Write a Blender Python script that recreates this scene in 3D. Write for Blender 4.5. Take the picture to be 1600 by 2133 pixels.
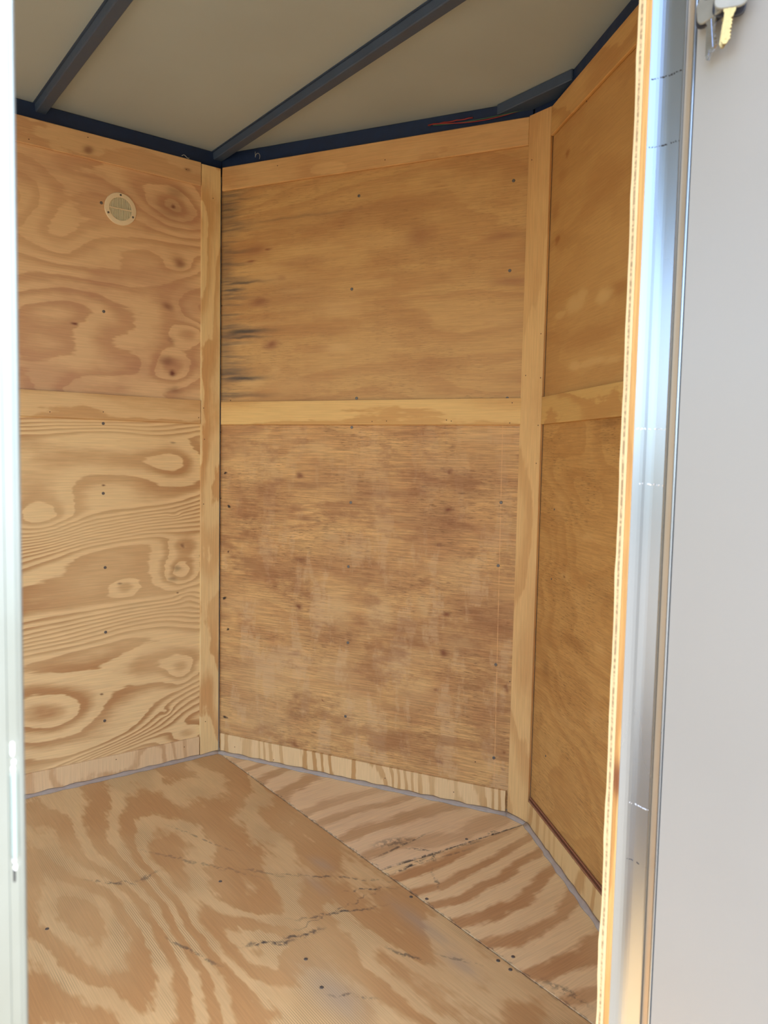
import bpy, bmesh, math, random
from mathutils import Vector, Matrix
random.seed(4)
for o in list(bpy.data.objects):
    bpy.data.objects.remove(o)
S = bpy.context.scene

# ---------------------------------------------------------------- camera
CP = Vector((2.335, -1.1056, 1.0038))
YAW, PITCH, ROLL, FPX = 0.6528, -0.0725, 0.0199, 1608.59
fw = Vector((-math.cos(YAW)*math.cos(PITCH), math.sin(YAW)*math.cos(PITCH), math.sin(PITCH)))
rt = Vector((math.sin(YAW), math.cos(YAW), 0))
up = rt.cross(fw)
r2 = rt*math.cos(ROLL) + up*math.sin(ROLL)
u2 = -rt*math.sin(ROLL) + up*math.cos(ROLL)
cam = bpy.data.cameras.new('camera')
co = bpy.data.objects.new('camera', cam)
S.collection.objects.link(co)
co.matrix_world = Matrix(((r2.x, u2.x, -fw.x, CP.x), (r2.y, u2.y, -fw.y, CP.y), (r2.z, u2.z, -fw.z, CP.z), (0, 0, 0, 1)))
cam.sensor_fit = 'HORIZONTAL'
cam.sensor_width = 36
cam.lens = FPX*36/1600
cam.clip_start = 0.02
cam.dof.use_dof = True
cam.dof.focus_distance = 2.2
cam.dof.aperture_fstop = 14
S.camera = co

# ---------------------------------------------------------------- light
TO_SUN = Vector((0.364, 0.060, 1.0)).normalized()
world = bpy.data.worlds.new('sky')
S.world = world
world.use_nodes = True
wn = world.node_tree
wn.nodes.clear()
sky = wn.nodes.new('ShaderNodeTexSky')
sky.sky_type = 'NISHITA'
sky.sun_disc = False
sky.sun_elevation = math.asin(TO_SUN.z)
sky.sun_rotation = math.atan2(TO_SUN.x, TO_SUN.y)
sky.air_density = 1.0
sky.dust_density = 2.0
bg = wn.nodes.new('ShaderNodeBackground')
bg.inputs['Strength'].default_value = 0.62
wo = wn.nodes.new('ShaderNodeOutputWorld')
wn.links.new(sky.outputs[0], bg.inputs[0])
wn.links.new(bg.outputs[0], wo.inputs[0])
sun = bpy.data.lights.new('sun', 'SUN')
sun.energy = 7.5
sun.angle = math.radians(0.6)
sun.color = (1.0, 0.97, 0.92)
so = bpy.data.objects.new('sun', sun)
S.collection.objects.link(so)
so.location = (6, 1, 10)
so.rotation_euler = TO_SUN.to_track_quat('Z', 'Y').to_euler()
S.view_settings.view_transform = 'Standard'
S.view_settings.look = 'None'
S.view_settings.gamma = 1
S.view_settings.use_curve_mapping = False
S.view_settings.exposure = 0.62

# ---------------------------------------------------------------- measured data (metres on each wall: distance along, height)
SCREW_LU = [(0.3674, 1.4116), (0.3724, 1.7224)]
SCREW_LL = [(0.3709, 1.0834), (0.3722, 0.8754), (0.368, 0.6513), (0.3678, 0.4536), (0.3723, 0.1795)]
SCREW_MU = [(0.4884, 1.7647), (0.4698, 1.4966), (0.9535, 1.7496), (0.9506, 1.5125), (0.4919, 1.1744), (0.9549, 1.1684)]
SCREW_ML = [(0.4774, 1.0874), (0.4784, 0.861), (0.4738, 0.6648), (0.4765, 0.4295), (0.4724, 0.1974), (0.9464, 0.8812), (0.9438, 0.7043), (0.9456, 0.4229), (0.9484, 0.1534)]
SCREW_RL = [(0.095, 0.8765), (0.0922, 0.6972), (0.0959, 0.232)]
SCREW_F = [(0.7259, -0.3372), (1.0825, -0.3219), (0.6834, -0.7108), (1.0354, -0.0111), (1.3106, 0.0089), (1.3439, -0.0001), (1.1702, -0.3408)]
SCREW_V = [(1.0625, 0.0104), (1.3197, 0.0215), (0.9132, 0.2773)]
NAIL_POST = [(0.0262, 1.8067), (-0.0051, 1.4758), (-0.0038, 1.0707), (0.0566, 1.1452), (-0.0048, 0.8544), (0.053, 1.0457), (0.0467, 0.1154), (0.0557, 0.8368)]
NAIL_LT = [(0.4117, 1.8945), (0.1159, 1.8744), (0.5694, 1.8488)]
NAIL_LM = [(0.5228, 1.1097), (0.3735, 1.1172), (0.0729, 1.1139)]
NAIL_LB = [(0.341, 0.0537), (0.1201, 0.045)]
NAIL_MT = [(0.2113, 1.885), (0.5747, 1.8526), (0.7103, 1.9265)]
NAIL_MM = [(0.0414, 1.1725), (0.5488, 1.1046), (0.5956, 1.106), (0.7824, 1.1085), (0.7969, 1.1058), (0.9715, 1.1552), (0.9665, 1.1005)]
NAIL_MB = [(0.0662, 0.0306), (0.2182, 0.0148), (0.6145, 0.0318), (0.8339, 0.0333), (0.8964, 0.1352)]
NAIL_N = [(0.0102, 1.7921), (0.0623, 1.333), (0.0131, 1.2275), (0.0659, 1.2176), (0.0632, 1.0928), (0.061, 0.9922), (-0.0086, 0.3812)]
NAIL_R = [(0.223, 1.8241), (0.1653, 1.1228)]
KNOT_LU = [(0.1576, 1.7573, 0.0108, 0.0072, 0.9), (0.1622, 1.7506, 0.0465, 0.0345, 0.35), (0.1343, 1.5879, 0.0172, 0.0131, 0.6), (0.1714, 1.4511, 0.0139, 0.0117, 0.6), (0.1746, 1.2853, 0.0233, 0.0147, 0.6), (0.1576, 1.2483, 0.0094, 0.0089, 1.0), (0.1513, 1.1968, 0.022, 0.0104, 0.5), (0.4468, 1.3661, 0.0094, 0.0041, 1.0), (0.1576, 1.3502, 0.0125, 0.0118, 0.3), (0.1437, 1.8004, 0.0311, 0.0173, 0.4)]
HILL_LU = [(0.1591, 1.2586, 0.0713, 0.0519, 2.2), (0.1714, 1.4482, 0.0467, 0.0438, 1.2), (0.1343, 1.5879, 0.0634, 0.0321, 1.6), (0.0961, 1.3836, 0.065, 0.0448, 1.6), (0.1514, 1.7557, 0.0945, 0.0504, 1.8), (0.4833, 1.6741, 0.0794, 0.1596, 1.2), (0.3506, 1.4249, 0.1306, 0.1681, 1.0)]
HILL_LL = [(0.5506, 0.8066, 0.1126, 0.1101, 2.4), (0.1272, 0.6229, 0.0622, 0.0527, 2.4), (0.1192, 0.7075, 0.0623, 0.0309, 1.4), (0.3089, 0.5848, 0.0386, 0.0237, 1.1), (0.1027, 0.5352, 0.0413, 0.0282, -1.3), (0.1512, 0.8039, 0.0223, 0.0122, 0.7), (0.3532, 0.9728, 0.2258, 0.0502, 1.6), (0.2065, 0.3379, 0.1796, 0.0852, 2.2), (0.1268, 0.2945, 0.0494, 0.0474, 1.2), (0.5112, 0.2112, 0.1245, 0.0721, 1.6), (0.1751, 0.169, 0.0192, 0.0126, 0.8), (0.1102, 0.0846, 0.0756, 0.0402, 1.6), (0.1434, 0.9753, 0.0972, 0.0909, 1.0), (0.363, 0.5383, 0.2767, 0.0588, 0.9)]
KNOT_LL = [(0.1208, 0.7045, 0.0065, 0.0062, 0.6), (0.1432, 0.6319, 0.0128, 0.0108, 0.5), (0.1559, 0.599, 0.0128, 0.0062, 0.5), (0.3265, 0.5982, 0.0073, 0.003, 0.6), (0.14, 0.5543, 0.0048, 0.0031, 0.8), (0.3679, 0.8983, 0.0042, 0.0029, 0.9), (0.3833, 0.2636, 0.0043, 0.003, 0.9), (0.1591, 1.0337, 0.0094, 0.003, 0.5)]
KNOT_ML = [(0.7936, 0.9621, 0.0087, 0.0095, 0.9), (0.7908, 0.8539, 0.0116, 0.0069, 0.9), (0.2976, 0.9384, 0.0138, 0.0075, 0.8), (0.3253, 0.8051, 0.0308, 0.009, 0.5), (0.3047, 0.6728, 0.0173, 0.0106, 0.55), (0.2962, 0.5229, 0.0122, 0.0092, 0.8), (0.7887, 0.5514, 0.0102, 0.007, 0.85), (0.7934, 0.4352, 0.0132, 0.0127, 0.85), (0.2894, 0.373, 0.0141, 0.0077, 0.6), (0.2965, 0.2344, 0.0141, 0.0093, 0.5), (0.7657, 0.7531, 0.0088, 0.0055, 0.6), (0.2915, 0.0803, 0.0124, 0.011, 0.7), (0.7887, 0.1108, 0.0104, 0.0057, 0.8), (0.9795, 0.3605, 0.0069, 0.0136, 0.7), (0.9743, 0.1748, 0.0083, 0.0055, 0.8), (0.7681, 0.3239, 0.0074, 0.0043, 0.6), (0.3923, 0.235, 0.0034, 0.0031, 1), (0.3059, 1.0811, 0.0137, 0.0089, 0.3), (0.9389, 0.1893, 0.0042, 0.0028, 0.9), (0.9732, 0.1232, 0.0069, 0.0055, 0.6), (0.0447, 0.6645, 0.0189, 0.0095, 0.4), (0.0671, 0.1707, 0.0266, 0.0162, 0.3)]
BUG_ML = [(0.0259, 0.9385, 0.0057, 0.0031, 1), (0.0322, 0.8292, 0.0057, 0.0047, 1), (0.0332, 0.6795, 0.0038, 0.0032, 1), (0.0207, 0.5241, 0.0077, 0.0048, 1), (0.0271, 0.4204, 0.0058, 0.0048, 1), (0.0172, 0.1221, 0.0097, 0.0049, 1)]
DARK_ML = [(0.3307, 0.9097, 0.1009, 0.0149, 0.5), (0.481, 0.893, 0.1114, 0.0435, 0.35), (0.5926, 0.8901, 0.1664, 0.017, 0.5), (0.7464, 0.813, 0.1577, 0.0347, 0.35), (0.8585, 0.9409, 0.1239, 0.081, 0.25), (0.8975, 0.5764, 0.1502, 0.0685, 0.45), (0.7551, 0.4772, 0.1728, 0.0707, 0.45), (0.6498, 0.4214, 0.0613, 0.0144, 0.5), (0.4397, 0.4401, 0.1465, 0.0901, 0.3), (0.9178, 0.3722, 0.11, 0.1106, 0.3), (0.3007, 0.5768, 0.1029, 0.0763, 0.25), (0.5344, 0.6419, 0.1862, 0.0875, 0.2), (0.8988, 0.9955, 0.0952, 0.04, 0.25), (0.4351, 0.7076, 0.0656, 0.0443, 0.3)]
PALE_ML = [(0.4298, 0.5288, 0.0579, 0.0523, 0.6), (0.5767, 0.5292, 0.0472, 0.0466, 0.75), (0.7229, 0.5657, 0.021, 0.0311, 0.5), (0.4177, 0.7508, 0.0266, 0.0207, 0.5), (0.4681, 0.71, 0.0488, 0.0205, 0.35), (0.4415, 0.3349, 0.0987, 0.0452, 0.35), (0.4936, 0.2219, 0.0813, 0.0753, 0.4), (0.6988, 0.3123, 0.0604, 0.0577, 0.3), (0.8375, 0.6809, 0.0707, 0.0413, 0.3), (0.1972, 0.27, 0.1598, 0.0948, 0.4), (0.1616, 0.1375, 0.127, 0.08, 0.4), (0.1169, 0.9947, 0.1082, 0.0922, 0.3), (0.3629, 1.0285, 0.0501, 0.0205, 0.35), (0.8829, 1.0619, 0.0822, 0.0186, 0.35), (0.0836, 0.5095, 0.0744, 0.0317, 0.35), (0.681, 0.4109, 0.1199, 0.0288, 0.2), (0.8434, 0.4736, 0.0429, 0.0278, 0.3)]
GREY_MU = [(0.0334, 1.8306, 0.1086, 0.0059, 0.5), (0.0188, 1.8026, 0.1092, 0.0045, 0.6), (0.019, 1.7743, 0.0478, 0.0089, 0.8), (0.0101, 1.7066, 0.1098, 0.0045, 0.35), (0.0286, 1.7092, 0.1269, 0.0045, 0.3), (0.0758, 1.5438, 0.0902, 0.0045, 0.8), (0.0391, 1.524, 0.0369, 0.0045, 0.8), (0.0861, 1.3902, 0.0939, 0.009, 0.95), (0.0771, 1.3725, 0.0906, 0.0045, 0.8), (0.022, 1.2619, 0.078, 0.0123, 0.7), (0.0781, 1.2422, 0.082, 0.0076, 0.95), (0.0225, 1.1881, 0.165, 0.0062, 0.6), (0.0116, 1.7707, 0.0553, 0.0898, 0.5), (0.0126, 1.5907, 0.0334, 0.121, 0.4), (0.0141, 1.3326, 0.0374, 0.1382, 0.35), (0.2511, 1.7271, 0.1989, 0.0036, 0.3), (0.0104, 1.6511, 0.0371, 0.0045, 0.5)]
RED_MU = [(0.1451, 1.481, 0.0445, 0.0148, 0.7), (0.1893, 1.3452, 0.0265, 0.0134, 0.8), (0.2222, 1.5476, 0.0277, 0.0117, 0.35), (0.1293, 1.6403, 0.0427, 0.0147, 0.5), (0.1791, 1.6387, 0.0141, 0.0044, 0.8), (0.1116, 1.6079, 0.0162, 0.0044, 0.8), (0.6814, 1.6303, 0.0439, 0.0334, 0.4), (0.9208, 1.6068, 0.0467, 0.0128, 0.4), (0.9515, 1.4831, 0.0529, 0.0102, 0.5), (0.2539, 1.4988, 0.1349, 0.0583, 0.25), (0.4496, 1.7223, 0.3027, 0.0208, 0.25), (0.287, 1.5902, 0.1003, 0.0144, 0.25), (0.4179, 1.698, 0.2329, 0.0279, 0.2)]
PALE_MU = [(0.2012, 1.5463, 0.1035, 0.0176, 0.5), (0.4223, 1.4449, 0.0803, 0.0283, 0.45), (0.4244, 1.3241, 0.0486, 0.0143, 0.6), (0.0588, 1.3521, 0.0478, 0.0061, 0.6), (0.1149, 1.2277, 0.0632, 0.0182, 0.6), (0.2574, 1.2203, 0.1025, 0.0296, 0.4), (0.2043, 1.266, 0.0211, 0.0149, 0.5), (0.5765, 1.627, 0.0904, 0.0191, 0.3), (0.1478, 1.5798, 0.088, 0.0118, 0.4), (0.2711, 1.5048, 0.051, 0.0072, 0.6), (0.9281, 1.3755, 0.0667, 0.0155, 0.3), (0.3371, 1.6215, 0.0985, 0.0285, 0.3), (0.1494, 1.4095, 0.123, 0.0089, 0.35)]
PALE_RU = [(0.1767, 1.3768, 0.0623, 0.0207, 0.8), (0.2178, 1.3879, 0.0276, 0.0158, 0.8), (0.3359, 1.3645, 0.0385, 0.019, 0.9), (0.0872, 1.3664, 0.0316, 0.0096, 0.6), (0.2732, 1.2259, 0.0884, 0.0088, 0.7), (0.1904, 1.2297, 0.0342, 0.0115, 0.8), (0.3962, 1.2189, 0.0449, 0.0082, 0.5)]
DARK_RU = [(0.2676, 1.2863, 0.1469, 0.0275, 0.4), (0.0295, 1.6364, 0.0266, 0.0247, 0.4), (0.0498, 1.559, 0.0164, 0.0122, 0.9), (0.0939, 1.7555, 0.0094, 0.0095, 0.8), (0.4161, 1.3683, 0.0541, 0.0151, 0.5), (0.0703, 1.7119, 0.0255, 0.0169, 0.3), (0.3131, 1.6128, 0.1166, 0.0424, 0.15)]
PALE_RL = [(0.2971, 0.8258, 0.036, 0.0088, 0.6), (0.1733, 0.7174, 0.0297, 0.0094, 0.7), (0.3828, 0.5902, 0.0237, 0.0105, 0.5), (0.132, 0.8923, 0.0368, 0.0358, 0.35), (0.3721, 0.435, 0.0289, 0.0319, 0.4), (0.1974, 0.3633, 0.0854, 0.0117, 0.3), (0.1268, 0.2632, 0.044, 0.017, 0.3), (0.2714, 0.6649, 0.0373, 0.0223, 0.2)]
DARK_RL = [(0.1733, 0.7174, 0.009, 0.0035, 0.9), (0.3806, 1.0853, 0.0571, 0.0124, 0.6), (0.3644, 1.0546, 0.0423, 0.0147, 0.4), (0.0746, 0.4552, 0.0266, 0.0249, 0.4), (0.2522, 0.5689, 0.08, 0.0136, 0.25), (0.396, 0.7104, 0.0679, 0.026, 0.25)]
FPT = [(0.1407, -0.5998), (0.5434, -0.6431), (0.4229, -0.5543), (0.1911, -0.0819), (0.449, -0.0561), (0.9828, -0.3615), (0.6329, -0.0858), (0.6082, -0.3315), (0.5472, -0.4179), (0.6385, -0.543), (0.5673, -0.6598), (0.9389, -0.1535), (0.8799, 0.0139), (0.9977, -0.3132), (1.0125, -0.3992), (0.5916, -0.2321), (1.2638, -0.1948), (1.1893, -0.321), (1.2004, -0.3497), (1.0832, 0.083), (0.8003, 0.3436), (0.714, 0.1223), (1.0946, 0.1334), (0.9167, 0.341), (0.8476, 0.1316), (1.1995, 0.2811), (0.857, -0.5373), (0.0826, -0.2388), (0.1185, -0.6316), (0.2299, -0.4722), (0.7235, -0.2074), (0.591, -0.4701), (0.8551, -0.6439), (0.9815, -0.4678), (1.2318, -0.1188)]

# ---------------------------------------------------------------- colour and node helpers
def lin(r, g, b):
    f = lambda c: (c/255/12.92) if c/255 <= 0.04045 else ((c/255+0.055)/1.055)**2.4
    return (f(r), f(g), f(b), 1)

class G:
    """small builder for node expressions"""
    def __init__(self, name):
        self.m = bpy.data.materials.new(name)
        self.m.use_nodes = True
        self.t = self.m.node_tree
        self.t.nodes.clear()
        self.out = self.t.nodes.new('ShaderNodeOutputMaterial')
        self.b = self.t.nodes.new('ShaderNodeBsdfPrincipled')
        self.t.links.new(self.b.outputs[0], self.out.inputs[0])
    def put(self, sock, v):
        if isinstance(v, bpy.types.NodeSocket):
            self.t.links.new(v, sock)
        else:
            sock.default_value = v
    def math(self, op, a, b=0.0, c=None, clamp=False):
        n = self.t.nodes.new('ShaderNodeMath')
        n.operation = op
        n.use_clamp = clamp
        self.put(n.inputs[0], a)
        self.put(n.inputs[1], b)
        if c is not None:
            self.put(n.inputs[2], c)
        return n.outputs[0]
    def vec(self, op, a, b=(0, 0, 0)):
        n = self.t.nodes.new('ShaderNodeVectorMath')
        n.operation = op
        self.put(n.inputs[0], a)
        self.put(n.inputs[1], b)
        return n.outputs['Value'] if op in ('DOT_PRODUCT', 'LENGTH') else n.outputs[0]
    def noise(self, v, scale=1.0, detail=3.0, rough=0.5, dist=0.0):
        n = self.t.nodes.new('ShaderNodeTexNoise')
        n.noise_dimensions = '2D'
        self.put(n.inputs['Vector'], v)
        n.inputs['Scale'].default_value = scale
        n.inputs['Detail'].default_value = detail
        n.inputs['Roughness'].default_value = rough
        n.inputs['Distortion'].default_value = dist
        return n.outputs[0]
    def smooth(self, x, a, b, lo=0.0, hi=1.0):
        n = self.t.nodes.new('ShaderNodeMapRange')
        n.interpolation_type = 'SMOOTHSTEP'
        self.put(n.inputs[0], x)
        for i, v in enumerate((a, b, lo, hi)):
            n.inputs[i+1].default_value = v
        return n.outputs[0]
    def mix(self, f, a, b, mode='MIX'):
        n = self.t.nodes.new('ShaderNodeMix')
        n.data_type = 'RGBA'
        n.blend_type = mode
        self.put(n.inputs[0], f)
        self.put(n.inputs[6], a)
        self.put(n.inputs[7], b)
        return n.outputs[2]
    def uv(self):
        n = self.t.nodes.new('ShaderNodeUVMap')
        n.uv_map = 'UVMap'
        return n.outputs[0]
    def blob(self, v, cx, cy, rx, ry, power=1.0, ang=0.0):
        d = self.vec('SUBTRACT', v, (cx, cy, 0))
        if ang:
            n = self.t.nodes.new('ShaderNodeVectorRotate')
            n.rotation_type = 'Z_AXIS'
            self.put(n.inputs['Vector'], d)
            n.inputs['Angle'].default_value = -ang
            d = n.outputs[0]
        d = self.vec('MULTIPLY', d, (1/rx, 1/ry, 0))
        q = self.vec('DOT_PRODUCT', d, d)
        if power != 1.0:
            q = self.math('POWER', q, power)
        return self.math('EXPONENT', self.math('MULTIPLY', q, -1.0))

def wl(r, g, b, k=(1.0, 1.075, 1.04)):
    c = lin(r, g, b)
    return (min(0.9, c[0]*k[0]), min(0.9, c[1]*k[1]), min(0.9, c[2]*k[2]), 1)

def wood(name, pale, dark, axis='u', freq=14, amp=3.0, nsc=(1.5, 4.0), slope=0.0, hills=(), stains=(),
         contrast=1.0, fibre=0.10, pores=0.0, blotch=0.25, blotch_col=None, rough=0.55, band=(0.25, 0.8, 0.9, 1.0),
         comb=0.0, segs=(), offset=(0.0, 0.0), bump=0.15, spec=0.35, tint=None, wob=0.012, extra=None, jit=0.4, steps=(), feather=0.22):
    """plain sliced pine veneer: growth rings are contour lines of a height field stretched along the grain"""
    g = G(name)
    uv0 = g.uv()
    uv = g.vec('ADD', uv0, (offset[0], offset[1], 0)) if offset != (0.0, 0.0) else uv0
    sep = g.t.nodes.new('ShaderNodeSeparateXYZ')
    g.put(sep.inputs[0], uv)
    a, c = (sep.outputs[0], sep.outputs[1]) if axis == 'u' else (sep.outputs[1], sep.outputs[0])
    cmb = g.t.nodes.new('ShaderNodeCombineXYZ')
    g.put(cmb.inputs[0], a)
    g.put(cmb.inputs[1], c)
    gv = cmb.outputs[0]                                  # x along the grain, y across
    field = g.math('MULTIPLY', c, freq)
    if slope:
        field = g.math('ADD', field, g.math('MULTIPLY', a, freq*slope))
    n1 = g.noise(g.vec('MULTIPLY', gv, (nsc[0], nsc[1], 0)), 1.0, 1.5, 0.45)
    field = g.math('ADD', field, g.math('MULTIPLY', n1, amp*2))
    n2 = g.noise(g.vec('MULTIPLY', gv, (nsc[0]*7, nsc[1]*5, 0)), 1.0, 3.0, 0.55)
    field = g.math('ADD', field, g.math('MULTIPLY', n2, jit))
    n3 = g.noise(g.vec('MULTIPLY', gv, (11, 95, 0)), 1.0, 2.0, 0.6)
    field = g.math('ADD', field, g.math('MULTIPLY', n3, feather))
    for z0, w_, am, sl in steps:                          # bands where the rings crowd together
        cc = g.math('ADD', c, g.math('ADD', g.math('MULTIPLY', a, sl), g.math('MULTIPLY', n1, 0.16)))
        field = g.math('ADD', field, g.smooth(cc, z0+0.08-w_, z0+0.08+w_, 0.0, am))
    # slightly ragged coordinates for knots and stains
    nc = g.t.nodes.new('ShaderNodeTexNoise')
    nc.noise_dimensions = '2D'
    g.put(nc.inputs['Vector'], g.vec('MULTIPLY', gv, (14, 40, 0)))
    nc.inputs['Scale'].default_value = 1
    nc.inputs['Detail'].default_value = 3
    ragged = g.vec('ADD', uv0, g.vec('MULTIPLY', g.vec('SUBTRACT', nc.outputs['Color'], (0.5, 0.5, 0.5)), ((wob*2, wob*0.7, 0) if axis == 'u' else (wob*0.7, wob*2, 0))))
    for h in hills:
        field = g.math('ADD', field, g.math('MULTIPLY', g.blob(ragged, h[0], h[1], h[2], h[3]), h[4]))
    fr = g.math('FRACT', field)
    m = g.math('MULTIPLY', g.smooth(fr, band[0], band[1]), g.math('SUBTRACT', 1.0, g.smooth(fr, band[2], band[3])))
    nz = g.noise(g.vec('MULTIPLY', gv, (1.7, 3.1, 0)), 1.0, 2.0)
    m = g.math('MULTIPLY', m, g.smooth(nz, 0.25, 0.6, contrast*0.45, contrast))
    col = g.mix(m, wl(*pale), wl(*dark))
    if blotch:
        nb = g.noise(g.vec('MULTIPLY', gv, (3.2, 8.0, 0)), 1.0, 4.0, 0.6)
        col = g.mix(g.smooth(nb, 0.42, 0.72, 0.0, blotch), col, wl(*(blotch_col or dark)))
    fb = g.noise(g.vec('MULTIPLY', gv, (9, 260, 0)), 1.0, 2.0, 0.6)
    col = g.mix(1.0, col, g.smooth(fb, 0.25, 0.75, 1-fibre, 1+fibre), 'MULTIPLY')
    hgt = fb
    if pores:
        pn = g.noise(g.vec('MULTIPLY', gv, (34, 520, 0)), 1.0, 2.0, 0.6)
        pz = g.noise(g.vec('MULTIPLY', gv, (4, 7, 0)), 1.0, 3.0, 0.6)
        pm = g.math('MULTIPLY', g.smooth(pn, 0.55, 0.68), g.smooth(pz, 0.40, 0.62, 0.25, 1.0))
        col = g.mix(g.math('MULTIPLY', pm, pores), col, wl(*[x*0.55 for x in dark]))
    if comb:
        cm = g.math('SINE', g.math('MULTIPLY', c, 2*math.pi/0.0042))
        cz = g.noise(g.vec('MULTIPLY', gv, (2.6, 4.3, 0)), 1.0, 2.0, 0.6)
        cf = g.math('MULTIPLY', g.math('MULTIPLY', g.smooth(cz, 0.45, 0.62), g.math('SUBTRACT', 1.0, m, clamp=True)), comb)
        col = g.mix(g.math('MULTIPLY', g.smooth(cm, -0.2, 0.9), cf), col, wl(*[x*0.80 for x in pale]))
    for lst, sc, pw in stains:
        tot = None
        for s in lst:
            v = g.math('MULTIPLY', g.blob(ragged, s[0], s[1], s[2], s[3], pw), s[4])
            tot = v if tot is None else g.math('MAXIMUM', tot, v)
        col = g.mix(tot, col, wl(*sc))
    if segs:
        sn = g.noise(g.vec('MULTIPLY', uv0, (60, 60, 0)), 1.0, 3.0, 0.7)
        tot = None
        for (x0, y0, x1, y1, w, st) in segs:
            L_ = math.hypot(x1-x0, y1-y0)
            v = g.math('MULTIPLY', g.blob(ragged, (x0+x1)/2, (y0+y1)/2, L_/2, w, 1.6, math.atan2(y1-y0, x1-x0)), st)
            tot = v if tot is None else g.math('MAXIMUM', tot, v)
        col = g.mix(g.math('MULTIPLY', tot, g.smooth(sn, 0.38, 0.6)), col, lin(72, 66, 66))
    if extra:
        col = extra(g, uv0, col)
    if tint:
        col = g.mix(1.0, col, tint, 'MULTIPLY')
    g.put(g.b.inputs['Base Color'], col)
    g.b.inputs['Roughness'].default_value = rough
    g.b.inputs['Specular IOR Level'].default_value = spec
    if bump:
        bn = g.t.nodes.new('ShaderNodeBump')
        bn.inputs['Strength'].default_value = bump
        bn.inputs['Distance'].default_value = 0.001
        g.put(bn.inputs['Height'], hgt)
        g.put(g.b.inputs['Normal'], bn.outputs[0])
    return g.m

def plain(name, rgb, rough=0.5, metal=0.0, var=0.06, scale=30, spec=0.5, bump=0.0, aniso=0.0, stretch=(1, 1, 1)):
    g = G(name)
    tc = g.t.nodes.new('ShaderNodeTexCoord')
    v = g.vec('MULTIPLY', tc.outputs['Object'], stretch)
    n = g.t.nodes.new('ShaderNodeTexNoise')
    g.put(n.inputs['Vector'], v)
    n.inputs['Scale'].default_value = scale
    n.inputs['Detail'].default_value = 4
    col = g.mix(1.0, lin(*rgb), g.smooth(n.outputs[0], 0.2, 0.8, 1-var, 1+var), 'MULTIPLY')
    g.put(g.b.inputs['Base Color'], col)
    g.put(g.b.inputs['Roughness'], g.smooth(n.outputs[0], 0.2, 0.8, max(0.02, rough-0.08), min(1, rough+0.08)))
    g.b.inputs['Metallic'].default_value = metal
    g.b.inputs['Specular IOR Level'].default_value = spec
    if bump:
        bn = g.t.nodes.new('ShaderNodeBump')
        bn.inputs['Strength'].default_value = bump
        bn.inputs['Distance'].default_value = 0.002
        g.put(bn.inputs['Height'], n.outputs[0])
        g.put(g.b.inputs['Normal'], bn.outputs[0])
    return g.m

# ---------------------------------------------------------------- wall frames
W = 1.83
N1 = (0.8792, 0.4686)
N2 = (0.9508, 0.4686)
class F:
    def __init__(s, o, e, ln=None):
        s.o = Vector(o)
        t = Vector((e[0]-o[0], e[1]-o[1]))
        s.len = ln or t.length
        s.t = t.normalized()
        s.n = Vector((s.t.y, -s.t.x))
    def p(s, u, z, d=0.0):
        q = s.o + s.t*u + s.n*d
        return Vector((q.x, q.y, z))
FL = F((0, 0), (0, -1), 3.0)
FL.n = Vector((1, 0))                 # left wall, room on +X
FM = F((0, 0), N1)
FN = F(N1, N2)
FR = F(N2, (W, 0))

def link(o, parent=None):
    S.collection.objects.link(o)
    if parent is not None:
        o.parent = parent
    return o

def mesh_obj(name, bm, mat, parent=None, smooth=False):
    bmesh.ops.recalc_face_normals(bm, faces=bm.faces)
    me = bpy.data.meshes.new(name)
    bm.to_mesh(me)
    bm.free()
    if isinstance(mat, (list, tuple)):
        for m_ in mat: me.materials.append(m_)
    else:
        me.materials.append(mat)
    if smooth:
        for f in me.polygons: f.use_smooth = True
    return link(bpy.data.objects.new(name, me), parent)

def hexa(bm, P, uvs=None, bev=0.0, mi=0):
    """P: eight points, bottom ring then top ring; uvs: one (u, v) per point"""
    uvl = bm.loops.layers.uv.get('UVMap') or bm.loops.layers.uv.new('UVMap')
    vs = [bm.verts.new(p) for p in P]
    fs = []
    for q in ((0, 1, 2, 3), (4, 5, 6, 7), (0, 1, 5, 4), (1, 2, 6, 5), (2, 3, 7, 6), (3, 0, 4, 7)):
        f = bm.faces.new([vs[i] for i in q])
        f.material_index = mi
        for l, i in zip(f.loops, q):
            l[uvl].uv = uvs[i] if uvs else (P[i][0], P[i][1])
        fs.append(f)
    if bev:
        ed = set(e for f in fs for e in f.edges)
        bmesh.ops.bevel(bm, geom=list(ed), offset=bev, segments=1, affect='EDGES')
    return vs

def wbox(bm, fr, u0, u1, z0, z1, d0, d1, bev=0.0008, mi=0):
    P = [fr.p(u0, z0, d0), fr.p(u1, z0, d0), fr.p(u1, z0, d1), fr.p(u0, z0, d1),
         fr.p(u0, z1, d0), fr.p(u1, z1, d0), fr.p(u1, z1, d1), fr.p(u0, z1, d1)]
    dd = d1-d0
    uv = [(u0, z0), (u1, z0), (u1, z0+0.002), (u0, z0+0.002), (u0, z1), (u1, z1), (u1, z1-0.002), (u0, z1-0.002)]
    uv = [(u0, z0), (u1, z0), (u1, z0), (u0, z0), (u0, z1), (u1, z1), (u1, z1), (u0, z1)]
    hexa(bm, P, uv, bev, mi)

def board(name, fr, u0, u1, z0, z1, d0, d1, mat, parent=None, bev=0.0008):
    bm = bmesh.new()
    wbox(bm, fr, u0, u1, z0, z1, d0, d1, bev)
    return mesh_obj(name, bm, mat, parent)

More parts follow.
